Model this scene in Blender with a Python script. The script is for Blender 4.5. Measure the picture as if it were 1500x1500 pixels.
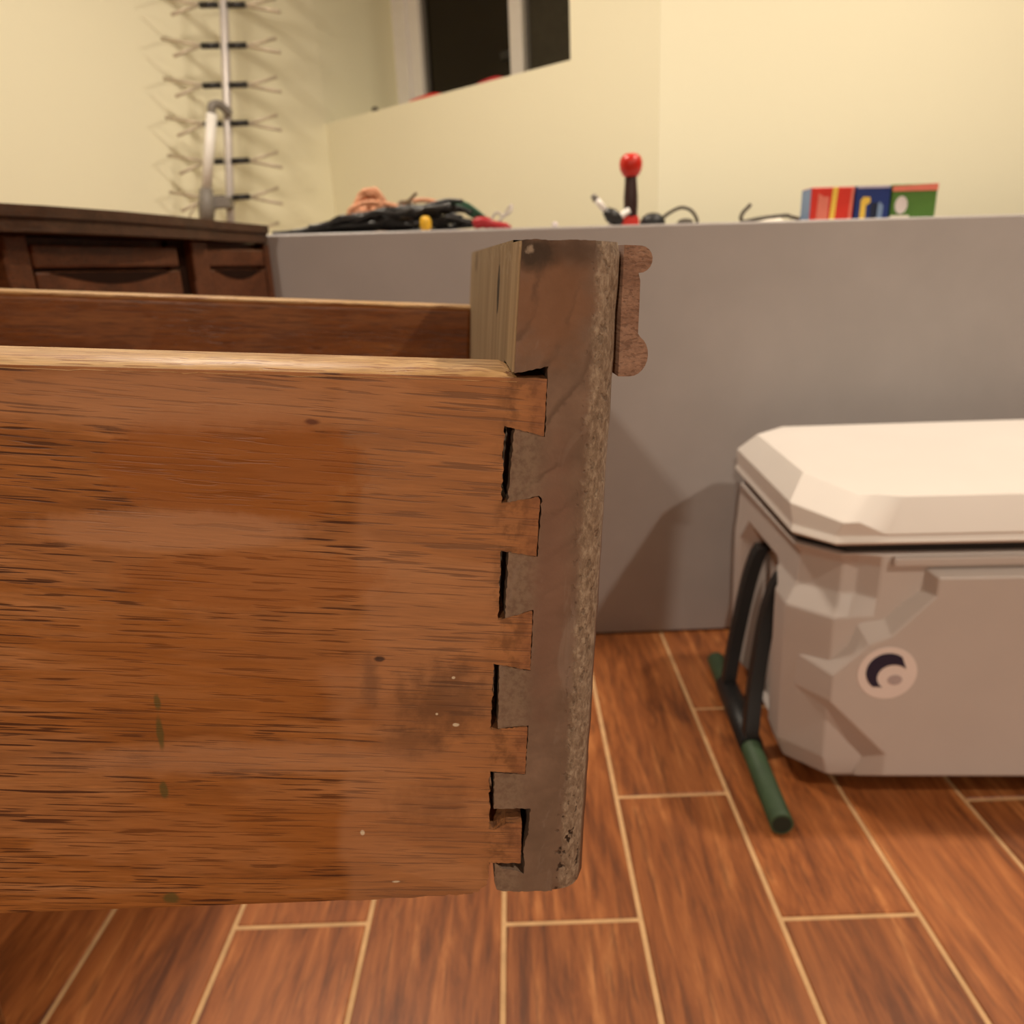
import bpy, bmesh, math, random
from mathutils import Vector, Matrix, Euler, noise as mnoise
random.seed(7)
for o in list(bpy.data.objects): bpy.data.objects.remove(o)
S = bpy.context.scene
COL = S.collection
RAD = math.radians

# ------------------------------------------------------------------ camera
H = 0.69
TH, RO, PS = RAD(17.367), RAD(2.563), RAD(0.681)
F_PX = 1120.0
fw = Vector((-math.sin(PS)*math.cos(TH), math.cos(PS)*math.cos(TH), -math.sin(TH)))
r0 = Vector((math.cos(PS), math.sin(PS), 0)); u0 = r0.cross(fw)
rt = r0*math.cos(RO) - u0*math.sin(RO)
up = r0*math.sin(RO) + u0*math.cos(RO)
cd = bpy.data.cameras.new('camera'); cam = bpy.data.objects.new('camera', cd); COL.objects.link(cam)
cam.matrix_world = Matrix(((rt.x, up.x, -fw.x, 0), (rt.y, up.y, -fw.y, 0), (rt.z, up.z, -fw.z, H), (0, 0, 0, 1)))
cd.sensor_width = 36.0; cd.lens = F_PX/1500.0*36.0
cd.clip_start = 0.01; cd.clip_end = 60
cd.dof.use_dof = True; cd.dof.focus_distance = 0.245; cd.dof.aperture_fstop = 15.0
S.camera = cam

# ------------------------------------------------------------------ world, lamps, exposure
W = bpy.data.worlds.new('night'); S.world = W; W.use_nodes = True
W.node_tree.nodes['Background'].inputs[0].default_value = (0.020, 0.013, 0.007, 1)
W.node_tree.nodes['Background'].inputs[1].default_value = 1.0
vs = S.view_settings
S.display_settings.display_device = 'sRGB'
vs.view_transform = 'Standard'; vs.look = 'None'; vs.exposure = 0.0; vs.gamma = 1.0; vs.use_curve_mapping = False
CEIL = 2.30
def lamp(name, x, y, z, watts, size, col=(1.0, 0.80, 0.56)):
    l = bpy.data.lights.new(name, 'AREA'); l.shape = 'DISK'; l.size = size; l.energy = watts; l.color = col
    o = bpy.data.objects.new(name, l); COL.objects.link(o); o.location = (x, y, z)
    return o
LAMP_COL = (1.0, 0.865, 0.70)
lamp('ceiling_area_light', -0.95, -3.9, 2.25, 142, 0.15, LAMP_COL)    # far down the room, behind on the left
lamp('ceiling_area_light', 1.45, -0.60, 2.25, 31, 0.12, LAMP_COL)     # behind on the right
lamp('ceiling_area_light', 1.10, 1.20, 2.25, 25, 0.12, LAMP_COL)     # overhead on the right, before the far walls
lamp('ceiling_area_light', -0.60, 1.50, 2.25, 27, 0.30, LAMP_COL)    # added fill by the desk, put in to brighten the far walls

# ------------------------------------------------------------------ node helpers
class NT:
    def __init__(s, name, rough=0.5, spec=0.5):
        s.m = bpy.data.materials.new(name); s.m.use_nodes = True
        s.t = s.m.node_tree; s.b = s.t.nodes['Principled BSDF']
        s.b.inputs['Roughness'].default_value = rough
        s.b.inputs['Specular IOR Level'].default_value = spec
    def n(s, typ, **kw):
        nd = s.t.nodes.new(typ)
        for k, v in kw.items(): setattr(nd, k, v)
        return nd
    def l(s, a, b): s.t.links.new(a, b)
    def setin(s, nd, i, v):
        if hasattr(v, 'is_output') or isinstance(v, bpy.types.NodeSocket): s.l(v, nd.inputs[i])
        else:
            if isinstance(v, tuple) and len(v) == 3 and nd.inputs[i].type == 'RGBA': v = v+(1,)
            nd.inputs[i].default_value = v
    def math(s, op, a, b=0.0, c=None, clamp=False):
        nd = s.n('ShaderNodeMath', operation=op, use_clamp=clamp)
        s.setin(nd, 0, a); s.setin(nd, 1, b)
        if c is not None: s.setin(nd, 2, c)
        return nd.outputs[0]
    def coord(s, kind='Object'): return s.n('ShaderNodeTexCoord').outputs[kind]
    def vmap(s, v, scale=(1, 1, 1), loc=(0, 0, 0), rot=(0, 0, 0)):
        nd = s.n('ShaderNodeMapping'); s.l(v, nd.inputs[0])
        s.setin(nd, 1, loc); s.setin(nd, 2, rot); s.setin(nd, 3, scale)
        return nd.outputs[0]
    def noise(s, v, scale=1.0, detail=2.0, rough=0.5, dist=0.0, out=0):
        nd = s.n('ShaderNodeTexNoise'); s.l(v, nd.inputs['Vector'])
        nd.inputs['Scale'].default_value = scale; nd.inputs['Detail'].default_value = detail
        nd.inputs['Roughness'].default_value = rough; nd.inputs['Distortion'].default_value = dist
        return nd.outputs[out]
    def ramp(s, f, stops, interp='LINEAR'):
        nd = s.n('ShaderNodeValToRGB'); s.l(f, nd.inputs[0]); cr = nd.color_ramp; cr.interpolation = interp
        while len(cr.elements) < len(stops): cr.elements.new(0.5)
        for e, (p, c) in zip(cr.elements, stops):
            e.position = p; e.color = (c, c, c, 1) if not isinstance(c, tuple) else c+(1,)
        return nd.outputs[0]
    def mix(s, f, a, b, blend='MIX'):
        nd = s.n('ShaderNodeMix', data_type='RGBA', blend_type=blend)
        s.setin(nd, 0, f); s.setin(nd, 6, a); s.setin(nd, 7, b)
        return nd.outputs[2]
    def sep(s, v):
        nd = s.n('ShaderNodeSeparateXYZ'); s.l(v, nd.inputs[0]); return nd.outputs
    def smooth(s, v, a, b):
        nd = s.n('ShaderNodeMapRange', interpolation_type='SMOOTHSTEP')
        s.setin(nd, 0, v); s.setin(nd, 1, a); s.setin(nd, 2, b); s.setin(nd, 3, 0.0); s.setin(nd, 4, 1.0)
        return nd.outputs[0]
    def blob(s, x, z, cx, cz, rx, rz, soft=0.35, wob=None, amp=0.0):
        """soft ellipse mask"""
        dx = s.math('DIVIDE', s.math('SUBTRACT', x, cx), rx)
        dz = s.math('DIVIDE', s.math('SUBTRACT', z, cz), rz)
        d = s.math('SQRT', s.math('ADD', s.math('MULTIPLY', dx, dx), s.math('MULTIPLY', dz, dz)))
        if wob is not None: d = s.math('ADD', d, s.math('MULTIPLY', s.math('SUBTRACT', wob, 0.5), amp))
        return s.math('SUBTRACT', 1.0, s.smooth(d, 1.0-soft, 1.0+soft))
    def color(s, c): s.setin(s.b, 'Base Color', c)
    def bump(s, h, strength=0.3, dist=0.001):
        nd = s.n('ShaderNodeBump'); nd.inputs['Strength'].default_value = strength; nd.inputs['Distance'].default_value = dist
        s.l(h, nd.inputs['Height']); s.l(nd.outputs[0], s.b.inputs['Normal'])

def plain(name, col, rough=0.5, spec=0.5, metal=0.0, var=0.08, scale=30):
    t = NT(name, rough, spec); t.b.inputs['Metallic'].default_value = metal
    f = t.noise(t.coord(), scale, 3, 0.6)
    a = tuple(max(0, c*(1-var)) for c in col); b = tuple(min(1, c*(1+var)) for c in col)
    t.color(t.ramp(f, [(0.3, a), (0.7, b)]))
    return t.m

def wood(name, deep, mid, light, pore, tilt=0.0, rough=0.45, axis='X', pore_amt=0.75, extra=None, spec=0.4, k=1.0, veil=0.45, perobj=False):
    """open pored wood, grain along the local axis"""
    t = NT(name, rough, spec)
    co = t.coord()
    if perobj:
        oi = t.n('ShaderNodeObjectInfo')
        vadd = t.n('ShaderNodeVectorMath', operation='ADD'); t.l(co, vadd.inputs[0])
        comb = t.n('ShaderNodeCombineXYZ')
        for i, q in enumerate((3.1, 7.7, 5.3)): t.l(t.math('MULTIPLY', oi.outputs['Random'], q), comb.inputs[i])
        t.l(comb.outputs[0], vadd.inputs[1]); co2 = vadd.outputs[0]
    else: co2 = co
    rot = {'X': (0, tilt, 0), 'Y': (0, 0, RAD(-90)), 'Z': (0, RAD(90), 0)}[axis]
    v = t.vmap(co2, rot=rot)
    v0 = v
    warp = t.noise(v, 14*k, 2, 0.5, out=1)
    vm = t.n('ShaderNodeVectorMath', operation='MULTIPLY_ADD'); t.l(warp, vm.inputs[0])
    vm.inputs[1].default_value = (0.004/k, 0.006/k, 0.006/k); t.l(v, vm.inputs[2]); v = vm.outputs[0]
    bands = t.noise(t.vmap(v, (11*k, 70*k, 120*k)), 1, 5, 0.6)
    c = t.ramp(bands, [(0.33, deep), (0.52, mid), (0.70, light)])
    ve = t.noise(t.vmap(v, (10*k, 20*k, 34*k)), 1, 3, 0.5, 0.6)
    vf = t.ramp(ve, [(0.50, 0.0), (0.545, 1.0)])
    c = t.mix(t.math('MULTIPLY', vf, veil), c, light)
    fine = t.noise(t.vmap(v, (70*k, 900*k, 1300*k)), 1, 2, 0.6)
    c = t.mix(0.5, c, t.ramp(fine, [(0.3, 0.45), (0.68, 1.08)]), 'MULTIPLY')
    pn = t.noise(t.vmap(v0, (30*k, 400*k, 900*k)), 1, 1.6, 0.4)
    dens = t.noise(t.vmap(v, (12*k, 50*k, 70*k), loc=(3, 1, 2)), 1, 2, 0.5)
    pn2 = t.math('ADD', pn, t.math('MULTIPLY', t.math('SUBTRACT', dens, 0.5), 0.26))
    pf = t.ramp(pn2, [(0.60, 0.0), (0.645, 1.0)])
    pb = t.noise(t.vmap(v0, (46*k, 500*k, 1250*k), loc=(5, 2, 9)), 1, 1.0, 0.4)
    pb2 = t.math('ADD', pb, t.math('MULTIPLY', t.math('SUBTRACT', dens, 0.5), -0.10))
    pf = t.math('MAXIMUM', pf, t.ramp(pb2, [(0.615, 0.0), (0.65, 0.85)]))
    c = t.mix(t.math('MULTIPLY', pf, pore_amt), c, pore)
    if extra: c = extra(t, co, c)
    t.color(c)
    hgt = t.math('SUBTRACT', t.math('MULTIPLY', fine, 0.3), pf)
    t.bump(hgt, 0.25, 0.0006/k)
    rr = t.math('ADD', rough-0.05, t.math('MULTIPLY', vf, 0.15)); t.l(rr, t.b.inputs['Roughness'])
    return t.m

# ------------------------------------------------------------------ materials
def oak_marks(t, co, c):
    x, y, z = t.sep(co)[0:3]
    wob = t.noise(co, 160, 4, 0.6)
    def patch(c, col, f, *a, **k):
        return t.mix(t.math('MULTIPLY', t.blob(x, z, *a, **k), f), c, col)
    dusty = (0.47, 0.24, 0.125)
    c = patch(c, (0.34, 0.118, 0.023), 0.5, -0.10, -0.045, 0.05, 0.022, 0.5, wob, 0.8)
    c = patch(c, (0.34, 0.118, 0.023), 0.45, -0.09, -0.108, 0.06, 0.016, 0.5, wob, 0.8)
    # dusty, lighter field on the right and along the top; oiled, deeper left
    dn = t.math('ADD', x, t.math('MULTIPLY', t.math('SUBTRACT', t.noise(co, 30, 2, 0.5), 0.5), 0.05))
    c = t.mix(t.math('MULTIPLY', t.smooth(dn, -0.056, -0.046), 0.42), c, dusty)
    c = patch(c, (0.315, 0.102, 0.017), 0.72, -0.085, 0.025, 0.038, 0.018, 0.12, wob, 0.7)
    c = patch(c, dusty, 0.62, -0.10, 0.045, 0.05, 0.0085, 0.45, wob, 0.5)
    c = patch(c, dusty, 0.70, -0.105, 0.0045, 0.040, 0.0065, 0.25, wob, 0.5)
    c = patch(c, (0.33, 0.11, 0.02), 0.60, -0.082, -0.012, 0.040, 0.010, 0.2, wob, 0.6)
    c = patch(c, (0.47, 0.24, 0.125), 0.60, -0.085, -0.078, 0.060, 0.006, 0.5, wob, 0.6)
    # water stains beside the joint
    c = patch(c, (0.075, 0.036, 0.022), 0.58, -0.020, -0.056, 0.014, 0.0125, 0.75, wob, 2.4)
    c = patch(c, (0.12, 0.055, 0.03), 0.55, -0.032, -0.072, 0.010, 0.006, 0.8, wob, 2.2)
    c = patch(c, (0.11, 0.055, 0.035), 0.50, -0.0455, -0.050, 0.0028, 0.008, 0.7, wob, 2.5)
    c = patch(c, (0.13, 0.055, 0.03), 0.40, -0.024, -0.100, 0.013, 0.008, 0.8, wob, 2.6)
    c = patch(c, (0.03, 0.018, 0.02), 0.85, -0.0425, -0.0402, 0.0016, 0.0009, 0.4, wob, 1.0)
    c = patch(c, (0.09, 0.02, 0.012), 0.8, -0.0610, 0.0390, 0.0022, 0.0010, 0.4, wob, 1.2)
    # green paint dashes
    gr = (0.085, 0.080, 0.022)
    for cx, cz, rx, rz in ((-0.1150, -0.0555, 0.0011, 0.0030), (-0.1153, -0.0672, 0.0011, 0.0058), (-0.1164, -0.0902, 0.0014, 0.0032), (-0.1186, -0.1365, 0.003, 0.0022)):
        c = patch(c, gr, 0.75, cx, cz, rx, rz, 0.35, wob, 1.2)
    # white paint specks
    for cx, cz, rx, rz in ((-0.0497, -0.1100, 0.0007, 0.0011), (-0.0169, -0.0659, 0.0010, 0.0006), (-0.018, -0.0475, 0.0005, 0.0004), (-0.0235, -0.0615, 0.0004, 0.0004), (-0.0378, -0.1325, 0.0014, 0.0004)):
        c = patch(c, (0.75, 0.66, 0.5), 0.8, cx, cz, rx, rz, 0.35, wob, 2.0)
    # grime along the torn joint
    c = t.mix(t.math('MULTIPLY', t.math('MULTIPLY', t.smooth(x, -0.0085, -0.002), t.smooth(wob, 0.42, 0.62)), 0.55), c, (0.10, 0.045, 0.022))
    c = t.mix(t.math('MULTIPLY', t.smooth(x, 0.0, 0.008), 0.35), c, (0.25, 0.10, 0.055))
    return c
M = {}
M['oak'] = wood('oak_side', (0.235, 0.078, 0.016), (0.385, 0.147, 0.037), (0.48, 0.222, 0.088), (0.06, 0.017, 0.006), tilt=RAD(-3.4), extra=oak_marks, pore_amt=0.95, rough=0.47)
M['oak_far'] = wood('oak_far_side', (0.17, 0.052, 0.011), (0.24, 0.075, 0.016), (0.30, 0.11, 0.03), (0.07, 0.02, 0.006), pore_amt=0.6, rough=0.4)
M['oak_edge'] = wood('oak_raw_edge', (0.50, 0.27, 0.11), (0.66, 0.40, 0.17), (0.74, 0.50, 0.26), (0.24, 0.085, 0.03), pore_amt=0.85, rough=0.5, k=1.4)

def front_mat():
    t = NT('front_end_grain', 0.62, 0.35)
    co = t.coord(); x, y, z = t.sep(co)[0:3]
    n1 = t.noise(co, 55, 4, 0.6); n2 = t.noise(co, 420, 4, 0.65); n3 = t.noise(co, 130, 3, 0.6, 0.5)
    c = t.ramp(n1, [(0.30, (0.140, 0.091, 0.064)), (0.55, (0.205, 0.134, 0.096)), (0.75, (0.260, 0.172, 0.124))])
    # warm bare patch at the top, cool greyed pins
    c = t.mix(t.math('MULTIPLY', t.blob(x, z, 0.008, 0.076, 0.012, 0.016, 0.5, n3, 1.2), 0.55), c, (0.24, 0.105, 0.045))
    c = t.mix(t.math('MULTIPLY', t.blob(x, z, 0.013, -0.015, 0.006, 0.045, 0.6, n3, 1.2), 0.55), c, (0.225, 0.118, 0.083))
    c = t.mix(t.math('MULTIPLY', t.smooth(z, -0.06, -0.11), 0.30), c, (0.160, 0.110, 0.076))
    c = t.mix(t.math('MULTIPLY', t.blob(x, z, 0.003, 0.0885, 0.005, 0.0045, 0.6, n3, 2.0), 0.85), c, (0.03, 0.022, 0.015))
    c = t.mix(t.math('MULTIPLY', t.blob(x, z, 0.013, 0.090, 0.012, 0.0035, 0.7, n3, 1.8), 0.6), c, (0.045, 0.028, 0.018))
    c = t.mix(t.math('MULTIPLY', t.blob(x, z, 0.0018, 0.0900, 0.0010, 0.0010, 0.5, n2, 2.5), 0.7), c, (0.42, 0.34, 0.26))
    # growth rings, swinging up to the right above and down below
    dx = t.math('SUBTRACT', x, -0.030); dz = t.math('SUBTRACT', z, 0.085)
    d = t.math('SQRT', t.math('ADD', t.math('MULTIPLY', t.math('MULTIPLY', dx, dx), 1.0), t.math('MULTIPLY', t.math('MULTIPLY', dz, dz), 0.75)))
    d = t.math('ADD', d, t.math('MULTIPLY', n1, 0.012))
    ringv = t.math('FRACT', t.math('MULTIPLY', d, 95.0))
    ring = t.math('MULTIPLY', t.smooth(ringv, 0.72, 0.9), t.math('SUBTRACT', 1.0, t.smooth(ringv, 0.9, 1.0)))
    ring = t.math('MULTIPLY', ring, t.smooth(n1, 0.38, 0.6))
    c = t.mix(t.math('MULTIPLY', t.math('MULTIPLY', ring, t.math('ADD', 0.22, t.smooth(z, -0.01, 0.02), clamp=True)), 0.45), c, (0.06, 0.036, 0.024))
    # pale scuffs
    sc = t.ramp(t.noise(t.vmap(co, (60, 60, 22)), 1, 4, 0.7, 1.0), [(0.56, 0.0), (0.66, 1.0)])
    c = t.mix(t.math('MULTIPLY', sc, 0.45), c, (0.28, 0.21, 0.17))
    # pale dust packed in the pin faces
    pf = t.math('SUBTRACT', 1.0, t.smooth(x, 0.004, 0.011))
    pf = t.math('MULTIPLY', pf, t.math('SUBTRACT', 1.0, t.smooth(z, 0.040, 0.055)))
    c = t.mix(t.math('MULTIPLY', pf, t.math('MULTIPLY', t.smooth(n2, 0.35, 0.6), 0.5)), c, (0.29, 0.215, 0.15))
    # worn paint on the rounded outer arris
    xa = t.math('SUBTRACT', x, t.math('MULTIPLY', t.math('SUBTRACT', 0.09, z), 0.0065))
    xb = t.math('ADD', xa, t.math('MULTIPLY', t.math('SUBTRACT', n3, 0.5), 0.006))
    band = t.math('MULTIPLY', t.smooth(xb, 0.0205, 0.0232), t.math('SUBTRACT', 1.0, t.smooth(xa, 0.0288, 0.0302)))
    sp = t.noise(t.vmap(co, (620, 620, 330)), 1, 5, 0.7, 0.3)
    wear = t.ramp(sp, [(0.35, (0.17, 0.12, 0.082)), (0.50, (0.28, 0.21, 0.15)), (0.65, (0.44, 0.355, 0.265))])
    c = t.mix(t.math('MULTIPLY', band, 0.85), c, wear)
    pit = t.ramp(t.noise(t.vmap(co, (420, 420, 300)), 1, 2, 0.5), [(0.61, 0.0), (0.66, 1.0)])
    pitw = t.math('MULTIPLY', pit, t.math('MULTIPLY', t.smooth(xa, 0.018, 0.022), t.math('SUBTRACT', 1.0, t.smooth(xa, 0.028, 0.03))))
    pitw = t.math('MULTIPLY', pitw, t.math('ADD', 0.35, t.math('SUBTRACT', 1.0, t.smooth(z, -0.118, -0.09)), clamp=True))
    c = t.mix(pitw, c, (0.03, 0.018, 0.012))
    # stained outer face
    c = t.mix(t.smooth(xa, 0.0292, 0.0305), c, (0.105, 0.045, 0.022))
    t.color(c)
    t.bump(t.math('ADD', t.math('MULTIPLY', sp, band), t.math('SUBTRACT', t.math('MULTIPLY', n2, 0.25), t.math('MULTIPLY', pitw, 1.2))), 0.5, 0.0009)
    return t.m
M['front'] = front_mat()
def inner_mat():
    t = NT('front_inner_face', 0.7, 0.3)
    co = t.coord(); x, y, z = t.sep(co)[0:3]
    st = t.noise(t.vmap(co, (1, 90, 9)), 1, 4, 0.6, 0.4); n3 = t.noise(co, 200, 3, 0.6)
    c = t.ramp(st, [(0.28, (0.27, 0.195, 0.115)), (0.52, (0.36, 0.265, 0.155)), (0.74, (0.46, 0.35, 0.215))])
    c = t.mix(t.math('MULTIPLY', t.blob(y, z, 0.078, 0.0765, 0.0065, 0.0092, 0.25, n3, 1.2), 0.95), c, (0.025, 0.014, 0.008))
    c = t.mix(t.math('MULTIPLY', t.blob(y, z, 0.30, 0.086, 0.02, 0.006, 0.3, n3, 1.2), 0.6), c, (0.10, 0.05, 0.03))
    c = t.mix(t.math('MULTIPLY', t.smooth(n3, 0.5, 0.72), t.math('MULTIPLY', t.smooth(z, 0.078, 0.09), 0.6)), c, (0.55, 0.46, 0.34))
    t.color(c); t.bump(st, 0.4, 0.001)
    return t.m
M['inner'] = inner_mat()
M['moulding'] = wood('moulding_wood', (0.22, 0.12, 0.08), (0.31, 0.18, 0.125), (0.40, 0.25, 0.175), (0.09, 0.04, 0.025), axis='Y', pore_amt=0.4, rough=0.5)
M['plank'] = None
def plank_mat():
    t = NT('wood_look_tile', 0.42, 0.45)
    co = t.coord(); oi = t.n('ShaderNodeObjectInfo')
    comb = t.n('ShaderNodeCombineXYZ')
    for i, q in enumerate((3.1, 7.7, 5.3)): t.l(t.math('MULTIPLY', oi.outputs['Random'], q), comb.inputs[i])
    va = t.n('ShaderNodeVectorMath', operation='ADD'); t.l(co, va.inputs[0]); t.l(comb.outputs[0], va.inputs[1]); v = va.outputs[0]
    a = t.noise(t.vmap(v, (46, 5.0, 1)), 1, 6, 0.66, 0.5); b = t.noise(t.vmap(v, (150, 13, 1)), 1, 4, 0.6, 0.3); g = t.noise(t.vmap(v, (8, 2.0, 1)), 1, 3, 0.5, 0.5)
    c = t.ramp(a, [(0.32, (0.125, 0.036, 0.010)), (0.47, (0.26, 0.078, 0.020)), (0.58, (0.36, 0.118, 0.032)), (0.70, (0.55, 0.22, 0.070))])
    c = t.mix(t.math('MULTIPLY', t.smooth(b, 0.48, 0.68), 0.55), c, (0.10, 0.032, 0.011))
    c = t.mix(t.math('MULTIPLY', t.smooth(g, 0.5, 0.7), 0.35), c, (0.40, 0.14, 0.045))
    hv = t.n('ShaderNodeHueSaturation'); t.l(c, hv.inputs['Color']); t.l(t.math('ADD', 0.86, t.math('MULTIPLY', oi.outputs['Random'], 0.26)), hv.inputs['Value'])
    t.color(hv.outputs[0]); t.bump(b, 0.15, 0.0008)
    return t.m
M['plank'] = plank_mat()
M['grout'] = plain('sand_grout', (0.58, 0.36, 0.18), 0.8, 0.2, var=0.12, scale=40)
def wall_mat(name, col):
    t = NT(name, 0.75, 0.25); co = t.coord()
    f = t.noise(co, 3, 3, 0.5); g = t.noise(co, 260, 3, 0.6)
    t.color(t.mix(t.math('MULTIPLY', f, 0.25), col, tuple(q*0.9 for q in col))); t.bump(g, 0.08, 0.001)
    return t.m
M['wall'] = wall_mat('cream_yellow_paint', (0.89, 0.855, 0.645))
M['ceil'] = wall_mat('greyed_ceiling_paint', (0.50, 0.48, 0.44))  # unseen ceiling greyed down to cut bounce light
M['bounce_cut'] = wall_mat('dark_bounce_cut_paint', (0.10, 0.07, 0.05))  # invented dark paint for the unseen walls, keeps bounce light low
M['desk'] = plain('taupe_grey_paint', (0.43, 0.405, 0.40), 0.42, 0.4, var=0.04, scale=8)
M['vinyl'] = plain('white_vinyl', (0.90, 0.87, 0.86), 0.35, 0.5, var=0.02)
M['vinyl_grey'] = plain('dark_grey_gasket', (0.12, 0.11, 0.10), 0.5)  # dark grey strips beside the white vinyl
M['screen'] = plain('insect_screen', (0.055, 0.048, 0.034), 0.8, 0.2, var=0.1)
t = NT('night_glass', 0.03, 0.5); t.color((0.25, 0.2, 0.14)); t.b.inputs['Transmission Weight'].default_value = 1.0; t.b.inputs['IOR'].default_value = 1.3
M['glass'] = t.m
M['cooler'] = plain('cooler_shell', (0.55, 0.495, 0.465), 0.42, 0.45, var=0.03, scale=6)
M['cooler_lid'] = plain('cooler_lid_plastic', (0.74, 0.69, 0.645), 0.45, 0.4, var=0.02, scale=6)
M['black_rub'] = plain('black_rubber', (0.012, 0.012, 0.013), 0.5)
M['black'] = plain('black_plastic', (0.016, 0.015, 0.015), 0.4)
M['green'] = plain('dark_green_grip', (0.045, 0.085, 0.040), 0.6, var=0.15)
M['green_end'] = plain('grip_end', (0.015, 0.022, 0.012), 0.8)
M['sticker'] = plain('white_sticker', (0.82, 0.72, 0.68), 0.5, var=0.02)
M['navy'] = plain('navy_print', (0.018, 0.016, 0.045), 0.5)
M['dres'] = wood('dark_dresser_wood', (0.085, 0.028, 0.010), (0.14, 0.047, 0.017), (0.19, 0.068, 0.027), (0.03, 0.01, 0.004), rough=0.4, k=0.35, pore_amt=0.4)
M['dres_top'] = wood('dresser_top_wood', (0.060, 0.026, 0.012), (0.088, 0.040, 0.019), (0.12, 0.055, 0.028), (0.03, 0.012, 0.006), rough=0.45, k=0.35, pore_amt=0.4)
M['slot_shade'] = plain('painted_slot_shade', (0.022, 0.009, 0.005), 0.8, 0.1)  # near-black colour that paints in the shade of recess and pull arcs
M['alu'] = plain('dull_aluminium', (0.62, 0.58, 0.56), 0.45, 0.5, metal=0.35, var=0.05)
M['white_pl'] = plain('white_plastic', (0.92, 0.90, 0.86), 0.4, var=0.02)
M['grey_pl'] = plain('grey_plastic', (0.22, 0.20, 0.18), 0.5)
M['wire'] = plain('thin_aluminium_rod', (0.58, 0.50, 0.38), 0.45, 0.5, metal=0.3)
M['copper'] = plain('copper_tan_cord', (0.60, 0.27, 0.14), 0.55, var=0.25, scale=90)
M['yellow'] = plain('yellow_plastic', (0.85, 0.50, 0.03), 0.4)
M['red'] = plain('red_plastic', (0.62, 0.022, 0.012), 0.35, var=0.1)
M['crimson'] = plain('crimson_plastic', (0.42, 0.012, 0.02), 0.45)
M['maroon'] = plain('maroon_black_grip', (0.035, 0.010, 0.009), 0.45)
M['dgreen'] = plain('dark_green_wire', (0.03, 0.13, 0.07), 0.5)
M['dgrey'] = plain('dark_grey_cord', (0.09, 0.075, 0.055), 0.5)
M['paper'] = plain('off_white_paper', (0.85, 0.80, 0.68), 0.8)
M['c_blue'] = plain('carton_pale_blue', (0.20, 0.30, 0.48), 0.5)
M['c_red'] = plain('carton_red', (0.68, 0.035, 0.02), 0.45)
M['c_pink'] = plain('carton_pink', (0.80, 0.22, 0.16), 0.45)
M['c_yel'] = plain('carton_yellow', (0.90, 0.62, 0.09), 0.45)
M['c_navy'] = plain('carton_navy', (0.012, 0.035, 0.19), 0.45)
M['c_dk'] = plain('carton_dark', (0.012, 0.02, 0.05), 0.45)
M['c_grn'] = plain('carton_green', (0.08, 0.20, 0.03), 0.5)
M['c_wht'] = plain('carton_white', (0.75, 0.68, 0.68), 0.5)
M['c_lil'] = plain('carton_lilac', (0.55, 0.52, 0.68), 0.5)
M['stool'] = wood('pine_stool', (0.35, 0.18, 0.07), (0.45, 0.25, 0.1), (0.52, 0.32, 0.15), (0.2, 0.1, 0.04), k=0.3)

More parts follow.
